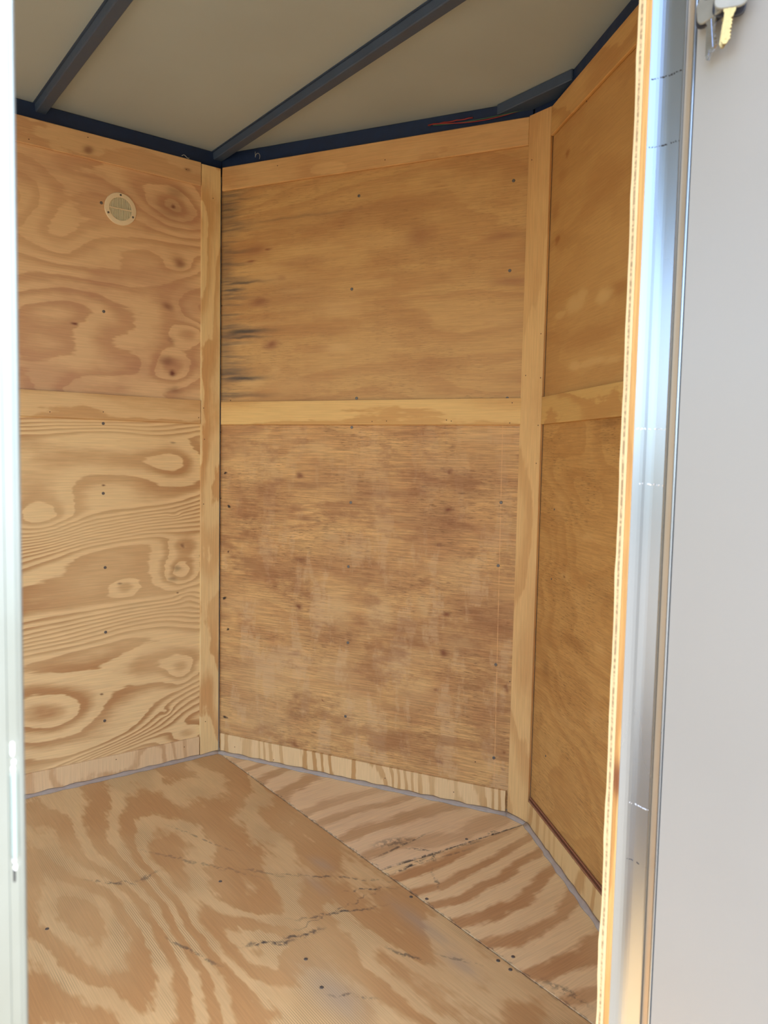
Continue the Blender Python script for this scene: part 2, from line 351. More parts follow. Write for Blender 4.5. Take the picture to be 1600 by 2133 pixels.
def box(name, x0, x1, y0, y1, z0, z1, mat, parent=None, bev=0.0, uvf=None):
    bm = bmesh.new()
    P = [Vector(q) for q in ((x0, y0, z0), (x1, y0, z0), (x1, y1, z0), (x0, y1, z0), (x0, y0, z1), (x1, y0, z1), (x1, y1, z1), (x0, y1, z1))]
    hexa(bm, P, [uvf(q) for q in P] if uvf else None, bev)
    return mesh_obj(name, bm, mat, parent)

def prism(name, pts, z0, z1, mat, parent=None, bev=0.0):
    bm = bmesh.new()
    uvl = bm.loops.layers.uv.new('UVMap')
    a = [bm.verts.new((x, y, z0)) for x, y in pts]
    b = [bm.verts.new((x, y, z1)) for x, y in pts]
    bm.faces.new(a[::-1])
    bm.faces.new(b)
    n = len(pts)
    for i in range(n):
        bm.faces.new((a[i], a[(i+1) % n], b[(i+1) % n], b[i]))
    for f in bm.faces:
        for l in f.loops: l[uvl].uv = (l.vert.co.x, l.vert.co.y)
    if bev:
        bmesh.ops.bevel(bm, geom=list(bm.edges), offset=bev, segments=1, affect='EDGES')
    return mesh_obj(name, bm, mat, parent)

def tube(name, pts, r, mat, parent=None, sides=8):
    bm = bmesh.new()
    rings = []
    for i, p in enumerate(pts):
        p = Vector(p)
        q = Vector(pts[min(i+1, len(pts)-1)]) - Vector(pts[max(i-1, 0)])
        q.normalize()
        s = q.orthogonal().normalized() if abs(q.z) > 0.9 else q.cross(Vector((0, 0, 1))).normalized()
        t = q.cross(s)
        rings.append([bm.verts.new(p + (s*math.cos(k*2*math.pi/sides) + t*math.sin(k*2*math.pi/sides))*r) for k in range(sides)])
    for a, b in zip(rings, rings[1:]):
        for k in range(sides):
            bm.faces.new((a[k], a[(k+1) % sides], b[(k+1) % sides], b[k]))
    bm.faces.new(rings[0])
    bm.faces.new(rings[-1])
    return mesh_obj(name, bm, mat, parent, smooth=True)

def tag(o, label, cat=None, group=None, kind=None):
    o['label'] = label
    if cat: o['category'] = cat
    if group: o['group'] = group
    if kind: o['kind'] = kind
    return o

# ---------------------------------------------------------------- materials
P1, D1 = (226, 186, 138), (190, 138, 92)
SP_KNOT = (96, 48, 30)
m_lu = wood('plywood_left_upper', (228, 184, 138), (188, 130, 94), freq=9, amp=4.5, nsc=(1.3, 3.6), hills=HILL_LU,
            stains=[(KNOT_LU, (120, 66, 50), 1.1)], contrast=0.6, blotch=0.4, blotch_col=(184, 126, 98), fibre=0.05, offset=(3.1, 1.7))
m_ll = wood('plywood_left_lower', (238, 200, 148), (188, 134, 86), freq=5, amp=2.6, nsc=(1.2, 3.4), slope=0.3, jit=0.25, steps=[(0.825, 0.085, 9, 0.23), (0.45, 0.085, 8, 0.03), (0.23, 0.06, 6, 0.42), (1.06, 0.045, 4.5, 0.0)], hills=HILL_LL,
            stains=[(KNOT_LL, (112, 66, 46), 1.3)], contrast=0.95, blotch=0.10, fibre=0.06)
def water_streaks(g, uv, col):
    s = g.t.nodes.new('ShaderNodeSeparateXYZ')
    g.put(s.inputs[0], uv)
    n = g.noise(g.vec('MULTIPLY', uv, (5, 75, 0)), 1.0, 3.0, 0.6)
    q = g.noise(g.vec('MULTIPLY', uv, (1.5, 6, 0)), 1.0, 2.0, 0.6)
    reach = g.math('ADD', 0.06, g.math('MULTIPLY', q, 0.22))
    fall = g.smooth(g.math('DIVIDE', s.outputs[0], reach), 0.1, 1.0, 1.0, 0.0)
    return g.mix(g.math('MULTIPLY', g.math('MULTIPLY', g.smooth(n, 0.46, 0.66), fall), 0.55), col, lin(96, 84, 74))
m_mu = wood('plywood_nose_upper', (208, 158, 100), (176, 118, 70), freq=7, amp=3.0, nsc=(1.1, 5), contrast=0.35, fibre=0.07, pores=0.25, blotch=0.5,
            blotch_col=(178, 120, 70), stains=[(PALE_MU, (222, 174, 116), 1.2), (RED_MU, (140, 78, 52), 1.0), (GREY_MU, (84, 72, 62), 1.1)], wob=0.016, offset=(5.2, 0.4), extra=water_streaks)
def scored(g, uv, col):
    s = g.t.nodes.new('ShaderNodeSeparateXYZ')
    g.put(s.inputs[0], uv)
    x = g.math('ADD', s.outputs[0], g.math('MULTIPLY', s.outputs[1], 0.00735))
    d = g.math('ABSOLUTE', g.math('SUBTRACT', x, 0.9522))
    n = g.noise(g.vec('MULTIPLY', uv, (1, 30, 0)), 1.0, 2.0)
    vn = g.noise(g.vec('MULTIPLY', uv, (13, 4.5, 0)), 1.0, 5.0, 0.65)
    vz = g.noise(g.vec('MULTIPLY', uv, (3, 120, 0)), 1.0, 2.0, 0.6)
    low = g.smooth(s.outputs[1], 0.55, 0.95, 1.0, 0.45)
    col = g.mix(g.math('MULTIPLY', g.math('MULTIPLY', g.smooth(vn, 0.5, 0.62), low), g.smooth(vz, 0.3, 0.6, 0.2, 0.5)), col, lin(214, 176, 128))
    vm = g.noise(g.vec('MULTIPLY', uv, (4, 9, 0)), 1.0, 5.0, 0.7)
    col = g.mix(g.smooth(vm, 0.48, 0.68, 0.0, 0.5), col, lin(146, 92, 52))
    return g.mix(g.math('MULTIPLY', g.smooth(d, 0.0006, 0.0018, 1, 0), g.smooth(n, 0.3, 0.6, 0.2, 0.7)), col, lin(226, 172, 112))
m_ml = wood('plywood_nose_lower', (212, 160, 102), (172, 112, 64), freq=9, amp=3.0, nsc=(1.6, 5), contrast=0.35, fibre=0.20, pores=0.6, blotch=0.55,
            blotch_col=(164, 106, 64), stains=[(DARK_ML, (140, 86, 52), 1.0), (PALE_ML, (218, 174, 122), 1.3), (KNOT_ML, (124, 66, 38), 1.1), (BUG_ML, (30, 22, 18), 2.0)],
            wob=0.02, extra=scored, bump=0.3, offset=(1.3, 2.9))
m_ru = wood('plywood_right_upper', (200, 150, 92), (172, 118, 66), freq=4, amp=2.0, nsc=(1.2, 4), contrast=0.3, fibre=0.05, pores=0.1, blotch=0.4,
            blotch_col=(176, 120, 68), stains=[(DARK_RU, (158, 98, 52), 1.6), (PALE_RU, (214, 168, 110), 2.2)], wob=0.02, offset=(7.7, 3.1))
m_rl = wood('plywood_right_lower', (198, 146, 86), (166, 110, 56), freq=8, amp=4.0, nsc=(2.2, 4), slope=0.35, contrast=0.35, fibre=0.10, pores=0.5, blotch=0.45,
            blotch_col=(172, 116, 62), stains=[(PALE_RL, (214, 164, 104), 1.0), (DARK_RL, (128, 80, 40), 1.0)], wob=0.02, offset=(9.4, 6.1))
m_post = wood('pine_post_left', (240, 202, 146), (210, 152, 96), axis='v', freq=12, amp=2.6, nsc=(2.2, 5), contrast=0.85, fibre=0.05, blotch=0.15, offset=(1.2, 0.3))
m_nose = wood('pine_post_nose', (226, 178, 120), (198, 142, 88), axis='v', freq=12, amp=2.0, nsc=(1.4, 5), contrast=0.6, fibre=0.06, blotch=0.3, offset=(4.2, 8.3))
m_tl = wood('pine_strip_left_top', (222, 178, 130), (196, 140, 98), freq=18, amp=1.8, nsc=(2, 7), contrast=0.6, fibre=0.05, blotch=0.2, offset=(2.2, 5.1),
            stains=[([(0.413, 1.86, 0.016, 0.011, 0.7), (0.110, 1.874, 0.012, 0.005, 0.6)], (120, 62, 44), 1.2)])
m_tm = wood('pine_strip_nose_top', (222, 172, 116), (188, 130, 80), freq=14, amp=2.2, nsc=(2, 6), contrast=0.6, fibre=0.06, blotch=0.35, offset=(6.2, 1.1))
m_tr = wood('pine_strip_right_top', (210, 160, 100), (180, 124, 70), freq=10, amp=2.2, nsc=(2, 6), contrast=0.6, fibre=0.05, blotch=0.35, offset=(3.3, 9.1))
m_ml_l = wood('pine_strip_left_middle', (230, 188, 136), (204, 152, 100), freq=16, amp=1.6, nsc=(1.5, 5), contrast=0.8, fibre=0.05, blotch=0.1, offset=(8.1, 4.4))
m_ml_m = wood('pine_strip_nose_middle', (232, 184, 116), (206, 148, 84), freq=22, amp=1.6, nsc=(1.2, 6), contrast=0.8, fibre=0.05, blotch=0.1, offset=(0.6, 7.7))
m_ml_r = wood('pine_strip_right_middle', (210, 164, 100), (184, 128, 72), freq=12, amp=2.2, nsc=(2, 5), contrast=0.7, fibre=0.04, blotch=0.2, offset=(4.9, 2.2))
m_bl = wood('pine_skirting_left', (232, 194, 150), (200, 150, 106), axis='v', freq=9, amp=3.0, nsc=(2.5, 3.5), contrast=0.9, fibre=0.05, blotch=0.05, offset=(2.5, 2.5), band=(0.55, 0.75, 0.85, 1.0))
m_bm = wood('pine_skirting_nose', (230, 188, 138), (194, 142, 88), axis='v', freq=22, amp=3.0, nsc=(1.4, 6), contrast=1.0, fibre=0.05, blotch=0.05, offset=(5.5, 6.5), band=(0.5, 0.62, 0.9, 1.0))
m_br = wood('pine_skirting_right', (222, 180, 126), (190, 138, 84), axis='v', freq=16, amp=2.6, nsc=(1.4, 6), contrast=0.8, fibre=0.05, blotch=0.1, offset=(7.5, 1.5), band=(0.45, 0.65, 0.9, 1.0))
FS = [(-0.3, -0.002, 2.1, -0.002, 0.0022, 0.4), (0.49, -0.43, 0.75, -0.26, 0.006, 0.5), (0.75, -0.26, 1.05, -0.03, 0.003, 0.0),
      (0.74, -0.22, 0.91, -0.14, 0.004, 0.0), (0.77, -0.215, 0.95, -0.02, 0.004, 0.7), (0.70, -0.27, 0.80, -0.2, 0.004, 0.4),
      (0.975, -0.40, 1.02, -0.31, 0.007, 1.0), (1.0, -0.33, 1.02, -0.24, 0.007, 0.9), (0.96, -0.26, 1.02, -0.10, 0.005, 0.9), (0.93, -0.12, 0.98, -0.02, 0.004, 0.8),
      (0.55, -0.58, 0.62, -0.50, 0.006, 0.7), (0.62, -0.50, 0.60, -0.44, 0.010, 0.6), (0.86, -0.52, 1.0, -0.47, 0.004, 0.7), (1.19, -0.34, 1.25, -0.28, 0.004, 0.7),
      (1.14, -0.17, 1.24, -0.13, 0.005, 0.7), (0.99, -0.30, 0.97, -0.05, 0.003, 0.6), (1.22, -0.10, 1.30, -0.05, 0.004, 0.5), (0.40, -0.33, 0.62, -0.25, 0.003, 0.5)]
FH = [(1.00, -0.37, 0.12, 0.08, 1.8), (0.62, -0.08, 0.25, 0.05, 0.8), (0.85, -0.60, 0.45, 0.10, -1.4),
      (0.75, -0.42, 0.40, 0.06, 1.0), (1.25, -0.2, 0.30, 0.05, 1.0)]
GREYF = [(1.20, -0.33, 0.08, 0.035, 0.55), (1.13, -0.06, 0.10, 0.02, 0.5), (1.27, -0.08, 0.05, 0.02, 0.5), (0.80, -0.10, 0.04, 0.02, 0.4), (0.86, -0.16, 0.05, 0.015, 0.3)]
m_f = wood('floor_plywood_main', (226, 188, 138), (192, 140, 90), freq=3.2, amp=2.3, nsc=(1.3, 3.0), jit=0.6, feather=0.25, slope=0.35, hills=FH, contrast=0.85, fibre=0.05, blotch=0.2, comb=0.9, segs=FS,
           stains=[(GREYF, (176, 158, 142), 1.0)], band=(0.3, 0.5, 0.88, 1.0), rough=0.5, offset=(0.4, 0.2), wob=0.02)
VS = [(0.900, -0.05, 0.948, 0.50, 0.0035, 1.0), (0.902, 0.0, 0.93, 0.25, 0.005, 0.8), (-0.3, 0.002, 2.1, 0.002, 0.0025, 0.45), (0.935, 0.02, 0.925, 0.12, 0.006, 1.0), (0.95, 0.13, 0.905, 0.17, 0.005, 0.8), (0.80, 0.06, 0.83, 0.16, 0.02, 0.6), (0.85, 0.03, 0.83, 0.20, 0.004, 0.8), (0.86, 0.12, 0.90, 0.16, 0.005, 1.0),
      (0.93, 0.22, 0.94, 0.30, 0.006, 0.5), (0.93, 0.345, 0.93, 0.375, 0.009, 1.0), (0.93, 0.05, 0.955, 0.25, 0.004, 0.5), (1.4, 0.02, 1.5, 0.03, 0.01, 0.6), (1.05, 0.06, 0.98, 0.10, 0.004, 0.6)]
m_v1 = wood('floor_plywood_nose_left', (244, 208, 166), (196, 150, 106), axis='v', freq=9, amp=1.2, nsc=(1.6, 3.2), contrast=0.8, fibre=0.07, blotch=0.15, blotch_col=(186, 144, 106), segs=VS, band=(0.4, 0.6, 0.85, 1.0), offset=(0.3, 0.6), rough=0.5)
m_v2 = wood('floor_plywood_nose_right', (246, 208, 160), (196, 144, 98), axis='v', freq=11, amp=1.2, nsc=(2.0, 3.0), contrast=0.95, fibre=0.06, blotch=0.08, segs=VS, band=(0.4, 0.6, 0.85, 1.0), offset=(2.3, 1.6), rough=0.5)
m_wood_back = wood('plywood_plain', (206, 160, 108), (176, 124, 76), freq=12, amp=3.0, contrast=0.6)
m_lip = plain('reddish_plywood_edge', (150, 100, 72), 0.6)
def layered(name):
    g = G(name)
    tc = g.t.nodes.new('ShaderNodeTexCoord')
    sep = g.t.nodes.new('ShaderNodeSeparateXYZ')
    g.put(sep.inputs[0], tc.outputs['Object'])
    n = g.noise(g.vec('MULTIPLY', tc.outputs['Object'], (60, 60, 60)), 1, 3)
    nn = g.t.nodes.new('ShaderNodeTexNoise')
    g.put(nn.inputs['Vector'], g.vec('MULTIPLY', tc.outputs['Object'], (200, 200, 260)))
    nn.inputs['Scale'].default_value = 1
    x = g.math('DIVIDE', g.math('SUBTRACT', sep.outputs[0], 1.8255), 0.007)
    core = g.math('MULTIPLY', g.smooth(x, 0.30, 0.40), g.math('SUBTRACT', 1.0, g.smooth(x, 0.68, 0.78)))
    col = g.mix(g.math('MULTIPLY', core, g.smooth(nn.outputs[0], 0.35, 0.6, 0.35, 1.0)), lin(236, 202, 150), lin(170, 138, 100))
    g.put(g.b.inputs['Base Color'], col)
    g.b.inputs['Roughness'].default_value = 0.8
    return g.m
m_edge = layered('plywood_cut_edge')
m_batten = wood('pine_batten', (214, 160, 98), (170, 112, 60), axis='v', freq=30, amp=3, contrast=0.6, stains=[([(1.84, 0.655, 0.03, 0.02, 0.8)], (110, 50, 30), 1.5)])
m_alu = plain('brushed_aluminium', (172, 180, 190), 0.30, 1.0, 0.05, 6, stretch=(1, 1, 0.2))
m_alu_d = plain('weathered_aluminium', (161, 168, 164), 0.42, 0.9, 0.08, 14, stretch=(1, 1, 0.5))
m_gasket = plain('bronze_strip', (172, 152, 126), 0.4, 0.5, 0.05, 10)
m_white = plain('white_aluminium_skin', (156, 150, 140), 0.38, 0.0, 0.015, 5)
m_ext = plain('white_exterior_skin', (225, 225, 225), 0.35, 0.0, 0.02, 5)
m_steel = plain('dark_painted_steel', (24, 44, 78), 0.5, 0.0, 0.18, 40)
m_beam = plain('dark_grey_steel', (64, 80, 102), 0.55, 0.0, 0.12, 30)
m_roof = plain('grey_white_roof_skin', (166, 178, 178), 0.6, 0.0, 0.05, 3)
m_screw = plain('zinc_screw', (118, 112, 106), 0.5, 0.7, 0.1, 400)
m_nail = plain('dark_nail', (92, 66, 44), 0.6, 0.3)
m_black = plain('dark_recess', (40, 34, 30), 0.8)
m_vent = plain('cream_plastic', (236, 216, 178), 0.4, 0.0, 0.02, 10)
m_vent_d = plain('cream_plastic_louvre', (216, 206, 172), 0.45, 0.0, 0.03, 10)
m_bead = plain('grey_sealant', (176, 162, 148), 0.6, 0.0, 0.08, 60, bump=0.3)
m_ground = plain('dull_gravel_ground', (138, 127, 108), 0.9, 0.0, 0.25, 6)
m_chip = plain('chipped_bright_metal', (250, 250, 250), 0.3, 0.3)
m_slot = plain('grey_green_slot', (150, 164, 158), 0.45, 0.2)
m_keyhead = plain('sunlit_black_plastic', (134, 131, 120), 0.35, 0.0, 0.1, 60)  # black plastic, greyed by sun and haze put into the colour
m_keydark = plain('dark_key_plastic', (40, 40, 46), 0.4)
m_blade = plain('nickel_key_blade', (205, 210, 220), 0.2, 1.0, 0.05, 200)
m_goldblade = plain('gold_reflection_blade', (200, 166, 104), 0.3, 1.0, 0.05, 200)  # steel blade with its golden reflection put into the base colour
m_red = plain('red_wire', (150, 46, 40), 0.5)
m_green = plain('green_wire', (60, 100, 70), 0.5)
m_pale = plain('white_wire', (190, 185, 170), 0.5)
m_dark_int = plain('latch_dark', (60, 60, 62), 0.4, 0.6)
m_ramp = wood('weathered_ramp', (150, 138, 120), (112, 98, 82), freq=12, amp=3.0, contrast=0.6)


# ---------------------------------------------------------------- build
# ---- floor
fl = box('floor', -0.05, W+0.055, -2.46, 0.0, -0.05, -0.0125, m_wood_back)
tag(fl, 'plywood trailer floor of large pale pine sheets meeting at a diagonal seam', kind='structure')
nosefloor = [(0.0, 0.0), (W, 0.0), N2, N1]
prism('subfloor', [(0, 0), (W, 0), (N2[0]+.02, N2[1]+.03), (N1[0]-.02, N1[1]+.03)], -0.05, -0.0125, m_wood_back, fl)
g_ = 0.0014
box('floor_sheet', 0.0, W, -1.22, -g_, -0.012, 0.0, m_f, fl, 0.0006)
box('floor_sheet', 0.0, W, -2.42, -1.222, -0.012, 0.0, m_f, fl, 0.0006)
XS = 0.905
prism('floor_sheet', [(0.004, g_), (XS-g_, g_), (0.945-g_, 0.4686), (N1[0], 0.4686)], -0.012, 0.0, m_v1, fl, 0.0006)
prism('floor_sheet', [(XS+g_, g_), (W-0.004, g_), (N2[0], 0.4686), (0.945+g_, 0.4686)], -0.012, 0.0, m_v2, fl, 0.0006)

# screws and nails
def screw_mesh():
    bm = bmesh.new()
    n = 12
    prof = [(0.0046, 0.0), (0.0044, 0.0010), (0.0034, 0.0016), (0.0016, 0.0015), (0.0013, 0.0006)]
    rings = [[bm.verts.new((r*math.cos(k*2*math.pi/n), r*math.sin(k*2*math.pi/n), h)) for k in range(n)] for r, h in prof]
    for a, b in zip(rings, rings[1:]):
        for k in range(n): bm.faces.new((a[k], a[(k+1) % n], b[(k+1) % n], b[k]))
    bm.faces.new(rings[-1])
    bm.faces.new(rings[0][::-1])
    bmesh.ops.recalc_face_normals(bm, faces=bm.faces)
    me = bpy.data.meshes.new('screw')
    bm.to_mesh(me); bm.free()
    me.materials.append(m_screw)
    return me
def nail_mesh():
    bm = bmesh.new()
    bmesh.ops.create_cone(bm, cap_ends=True, segments=8, radius1=0.0019, radius2=0.0014, depth=0.0009)
    me = bpy.data.meshes.new('nail')
    bm.to_mesh(me); bm.free()
    me.materials.append(m_nail)
    return me
ME_S, ME_N = screw_mesh(), nail_mesh()
def put(name, me, pos, normal, parent, scale=1.0):
    o = bpy.data.objects.new(name, me)
    link(o, parent)
    o.location = pos
    o.rotation_mode = 'QUATERNION'
    o.rotation_quaternion = Vector(normal).to_track_quat('Z', 'Y')
    o.scale = (scale, scale, scale)
    return o
def screws(fr, lst, parent, d, name='screw', me=None, scale=1.0):
    for u, z in lst:
        put(name, me or ME_S, fr.p(u, z, d), (fr.n.x, fr.n.y, 0), parent, scale)
sheets = [c for c in fl.children if c.name.startswith('floor_sheet')]
for x, y in SCREW_F:
    put('screw', ME_S, (x, min(y, -0.012), 0.0), (0, 0, 1), sheets[0], 0.9)
for x, y in SCREW_V:
    put('screw', ME_S, (x, max(y, 0.012), 0.0), (0, 0, 1), sheets[2] if x < XS else sheets[3], 0.9)

# ---- walls: outer skin with interior plywood sheets as parts
PD, PT = -0.009, -0.015       # front and back of the plywood sheets
def wall(name, fr, u0, u1, label):
    w = board(name, fr, u0, u1, -0.05, 1.956, -0.055, -0.050, m_ext, bev=0)
    return tag(w, label, kind='structure')
wl = wall('wall_left', FL, -0.03, 2.46, 'plywood-lined wall opposite the door, with a round vent near its top')
wfl = wall('wall_front_left', FM, -0.03, FM.len+0.0, 'slanting plywood-lined nose wall in the middle, darker and rough below')
wn_ = wall('wall_front', FN, -0.03, FN.len+0.03, 'narrow blunt nose of the trailer behind the pine corner board')
wfr = wall('wall_front_right', FR, 0.0, FR.len+0.03, 'golden plywood-lined nose wall at the right beside the door frame')
p_lu = board('plywood_panel', FL, 0.01, 2.42, 1.150, 1.890, PT, PD, m_lu, wl)
p_ll = board('plywood_panel', FL, 0.01, 2.42, 0.012, 1.145, PT, PD, m_ll, wl)
p_mu = board('plywood_panel', FM, -0.004, FM.len-0.002, 1.150, 1.890, PT, PD, m_mu, wfl)
p_ml = board('plywood_panel', FM, -0.004, FM.len-0.002, 0.012, 1.145, PT, PD, m_ml, wfl)
p_ru = board('plywood_panel', FR, -0.004, FR.len-0.004, 1.150, 1.890, PT, PD, m_ru, wfr)
p_rl = board('plywood_panel', FR, -0.004, FR.len-0.004, 0.012, 1.145, PT, PD, m_rl, wfr)
screws(FL, SCREW_LU, p_lu, PD); screws(FL, SCREW_LL, p_ll, PD)
screws(FM, SCREW_MU, p_mu, PD); screws(FM, SCREW_ML, p_ml, PD)
screws(FR, SCREW_RL, p_rl, PD, scale=0.6)

# wooden strips, each one a piece of the trim
def strip(i, fr, u0, u1, z0, z1, mat, label, nails=(), d0=-0.0088, d1=0.0):
    o = tag(board('trim_%d' % i, fr, u0, u1, z0, z1, d0, d1, mat, bev=0.0018 if i in (1, 4, 7) else 0.0008), label, kind='structure')
    screws(fr, nails, o, d1, 'nail', ME_N)
    return o
strip(1, FL, 0.066, 2.42, 1.836, 1.908, m_tl, 'pine strip along the top of the wall with the round vent', NAIL_LT)
strip(2, FL, 0.066, 2.42, 1.095, 1.169, m_ml_l, 'horizontal pine strip across the middle of the left wall', NAIL_LM)
strip(3, FL, 0.000, 0.0645, 0.0, 1.904, m_post, 'vertical pine board with cathedral grain in the left corner', NAIL_POST)
strip(4, FM, 0.004, FM.len-0.002, 1.834, 1.907, m_tm, 'pine strip along the top of the middle nose wall', NAIL_MT)
strip(5, FM, 0.004, FM.len+0.004, 1.095, 1.168, m_ml_m, 'bright pine strip across the middle nose wall between its two panels', NAIL_MM)
strip(6, FN, -0.003, FN.len+0.001, 0.0, 1.909, m_nose, 'vertical pine corner board at the tip of the nose', NAIL_N)
strip(7, FR, 0.002, FR.len, 1.834, 1.908, m_tr, 'pine strip rising along the top of the right nose wall', NAIL_R[:1])
strip(8, FR, 0.002, FR.len, 1.095, 1.167, m_ml_r, 'pine strip across the right nose wall beside the door edge')
def skirt(name, fr, u0, u1, mat, label, nails=()):
    o = tag(board(name, fr, u0, u1, 0.001, 0.0675, -0.0088, 0.0, mat), label, kind='structure')
    screws(fr, nails, o, 0.0, 'nail', ME_N)
    return o
bl = skirt('baseboard_left', FL, 0.068, 2.42, m_bl, 'pale pine skirting strip under the left wall', NAIL_LB)
bm_ = skirt('baseboard_front_left', FM, 0.006, FM.len-0.008, m_bm, 'skirting strip with bold vertical grain stripes under the middle wall', NAIL_MB)
br = skirt('baseboard_front_right', FR, 0.002, FR.len, m_br, 'striped pine skirting running towards the door under the right wall')
board('ledge', FR, 0.002, FR.len, 0.0680, 0.0725, -0.0085, -0.001, m_lip, br)
board('ledge', FR, 0.002, FR.len, 0.0765, 0.0800, -0.0085, -0.004, m_lip, br)
def bead(fr, u0, u1, parent):
    bm = bmesh.new()
    uvl = bm.loops.layers.uv.new('UVMap')
    n = max(2, int((u1-u0)/0.02))
    prev = None
    for i in range(n+1):
        u = u0+(u1-u0)*i/n
        k = 1+0.18*math.sin(i*1.7)+0.1*random.uniform(-1, 1)
        ring = [bm.verts.new(fr.p(u, z, d)) for z, d in ((0.0002, 0.0002), (0.0002, 0.011*k), (0.0035, 0.009*k), (0.0065*k, 0.004), (0.0090*k, 0.0002))]
        if prev:
            for a in range(5): bm.faces.new((prev[a], prev[(a+1) % 5], ring[(a+1) % 5], ring[a]))
        else: bm.faces.new(ring)
        prev = ring
    bm.faces.new(prev)
    mesh_obj('sealant_bead', bm, m_bead, parent, smooth=True)
bead(FL, 0.0, 2.42, bl); bead(FM, 0.0, FM.len, bm_); bead(FR, 0.0, FR.len, br)
bead(FN, -0.002, FN.len+0.004, bm_)

# ---- side wall with the doorway
YB, YF = -1.0085, -0.3945      # back and front edges of the door opening
HZ = 1.85
wr = box('wall_right', W+0.050, W+0.055, -2.46, YB-0.07, -0.05, 1.956, m_ext)
tag(wr, 'side wall that holds the doorway, bare plywood lining inside', kind='structure')
box('wall_skin', W+0.050, W+0.055, YF+0.06, 0.03, -0.05, 1.956, m_ext, wr)
box('wall_skin', W+0.050, W+0.055, YB-0.07, YF+0.06, HZ+0.05, 1.956, m_ext, wr)
def yz(q): return (q.y, q.z)
box('plywood_panel', 1.8255, 1.8325, -2.42, YB+0.0, 0.002, 1.907, m_wood_back, wr, 0.0005, yz)
pe = box('plywood_panel', 1.8255, 1.8325, YF-0.001, -0.004, 0.002, 1.907, m_wood_back, wr, 0, yz)
box('plywood_panel', 1.8255, 1.8325, YB, YF-0.002, HZ+0.01, 1.907, m_wood_back, wr, 0.0005, yz)
# ragged, layered cut edge of the lining sheet
bm = bmesh.new()
prev = None
for i in range(0, 96):
    z = 0.002+i*0.02
    j = 0.0007*math.sin(i*0.9)+random.uniform(-0.0005, 0.0005) + (0.0012 if z < 0.47 else 0)
    ring = [bm.verts.new(p) for p in ((1.8253-max(0, j), YF+0.002, z), (1.8253-max(0, j)*0.6, YF-0.0022-j*0.5, z), (1.8327, YF-0.0022, z), (1.8327, YF+0.002, z))]
    if prev:
        for a in range(4): bm.faces.new((prev[a], prev[(a+1) % 4], ring[(a+1) % 4], ring[a]))
    else: bm.faces.new(ring)
    prev = ring
bm.faces.new(prev)
mesh_obj('cut_edge', bm, m_edge, pe)
box('batten', 1.8330, 1.8398, YF-0.0005, -0.06, 0.0, HZ, m_batten, wr, 0.0006, lambda q: (q.x, q.z))
box('batten', 1.8330, 1.8398, -1.3, YB-0.001, 0.0, HZ, m_batten, wr, 0.0006, lambda q: (q.x, q.z))

# ---- rear of the trailer: open, its ramp door let down onto the yard
re_ = box('wall_rear', -0.055, W+0.055, -2.46, -2.42, 1.86, 1.956, m_steel)
tag(re_, 'steel frame around the open rear end of the trailer', kind='structure')
box('rear_post', -0.050, -0.016, -2.46, -2.42, -0.05, 1.86, m_steel, re_)
box('rear_post', W+0.005, W+0.050, -2.46, -2.42, -0.05, 1.86, m_steel, re_)
bm = bmesh.new()
hexa(bm, [Vector(q) for q in ((0.02, -4.20, -0.45), (W-0.02, -4.20, -0.45), (W-0.02, -2.47, -0.055), (0.02, -2.47, -0.055), (0.02, -4.20, -0.42), (W-0.02, -4.20, -0.42), (W-0.02, -2.47, -0.02), (0.02, -2.47, -0.02))])
tag(mesh_obj('door_2', bm, m_ramp), 'plywood ramp door let down behind the trailer', kind='structure')

# ---- ceiling
ZC = 1.957
cl = prism('ceiling', [(-0.055, -2.465), (W+0.055, -2.465), (W+0.055, 0.03), (N2[0]+0.03, N2[1]+0.06), (N1[0]-0.03, N1[1]+0.06), (-0.055, 0.03)], ZC, ZC+0.012, m_roof)
tag(cl, 'smooth grey-white roof skin seen from below', kind='structure')

# ---- dark steel rails and roof beams
def rail(fr, u0, u1, label, parent=None):
    bm = bmesh.new()
    wbox(bm, fr, u0, u1, 1.885, ZC-0.0005, -0.045, -0.017, 0.002)
    return tag(mesh_obj('steel_rail', bm, m_steel), label, 'rail')
rail(FL, -0.012, 2.42, 'dark steel rail between the ceiling and the wall with the round vent')
rm = rail(FM, -0.01, FM.len+0.004, 'dark steel rail between the ceiling and the middle nose wall, wires lying on it')
rail(FN, -0.002, FN.len+0.002, 'short dark steel rail at the tip of the nose under the ceiling')
rail(FR, -0.008, FR.len, 'dark steel rail rising above the right nose wall towards the door')
def beam(y, w, z0, label, x0=-0.0185, x1=W-0.0):
    bm = bmesh.new()
    # hat section: narrow crown with side flanges against the roof skin
    hexa(bm, [Vector(q) for q in ((x0, y-w/2, z0), (x1, y-w/2, z0), (x1, y+w/2, z0), (x0, y+w/2, z0),
                                  (x0, y-w/2-0.002, ZC-0.002), (x1, y-w/2-0.002, ZC-0.002), (x1, y+w/2+0.002, ZC-0.002), (x0, y+w/2+0.002, ZC-0.002))], None, 0.002)
    o = mesh_obj('roof_beam', bm, m_beam)
    box('flange', x0, x1, y-w/2-0.006, y+w/2+0.006, ZC-0.002, ZC-0.0004, m_beam, o)
    return tag(o, label, 'beam', None)
beam(-0.003, 0.030, 1.9325, 'long dark roof beam running from the left corner up over the doorway')
beam(-0.534, 0.028, 1.9325, 'dark roof beam at the upper left, nearest the bright door jamb')
nb = box('roof_beam', 0.79, 1.045, 0.432, 0.486, 1.930, ZC-0.0006, m_beam, None, 0.002)
tag(nb, 'short wide dark steel plate under the ceiling at the tip of the nose', 'beam')
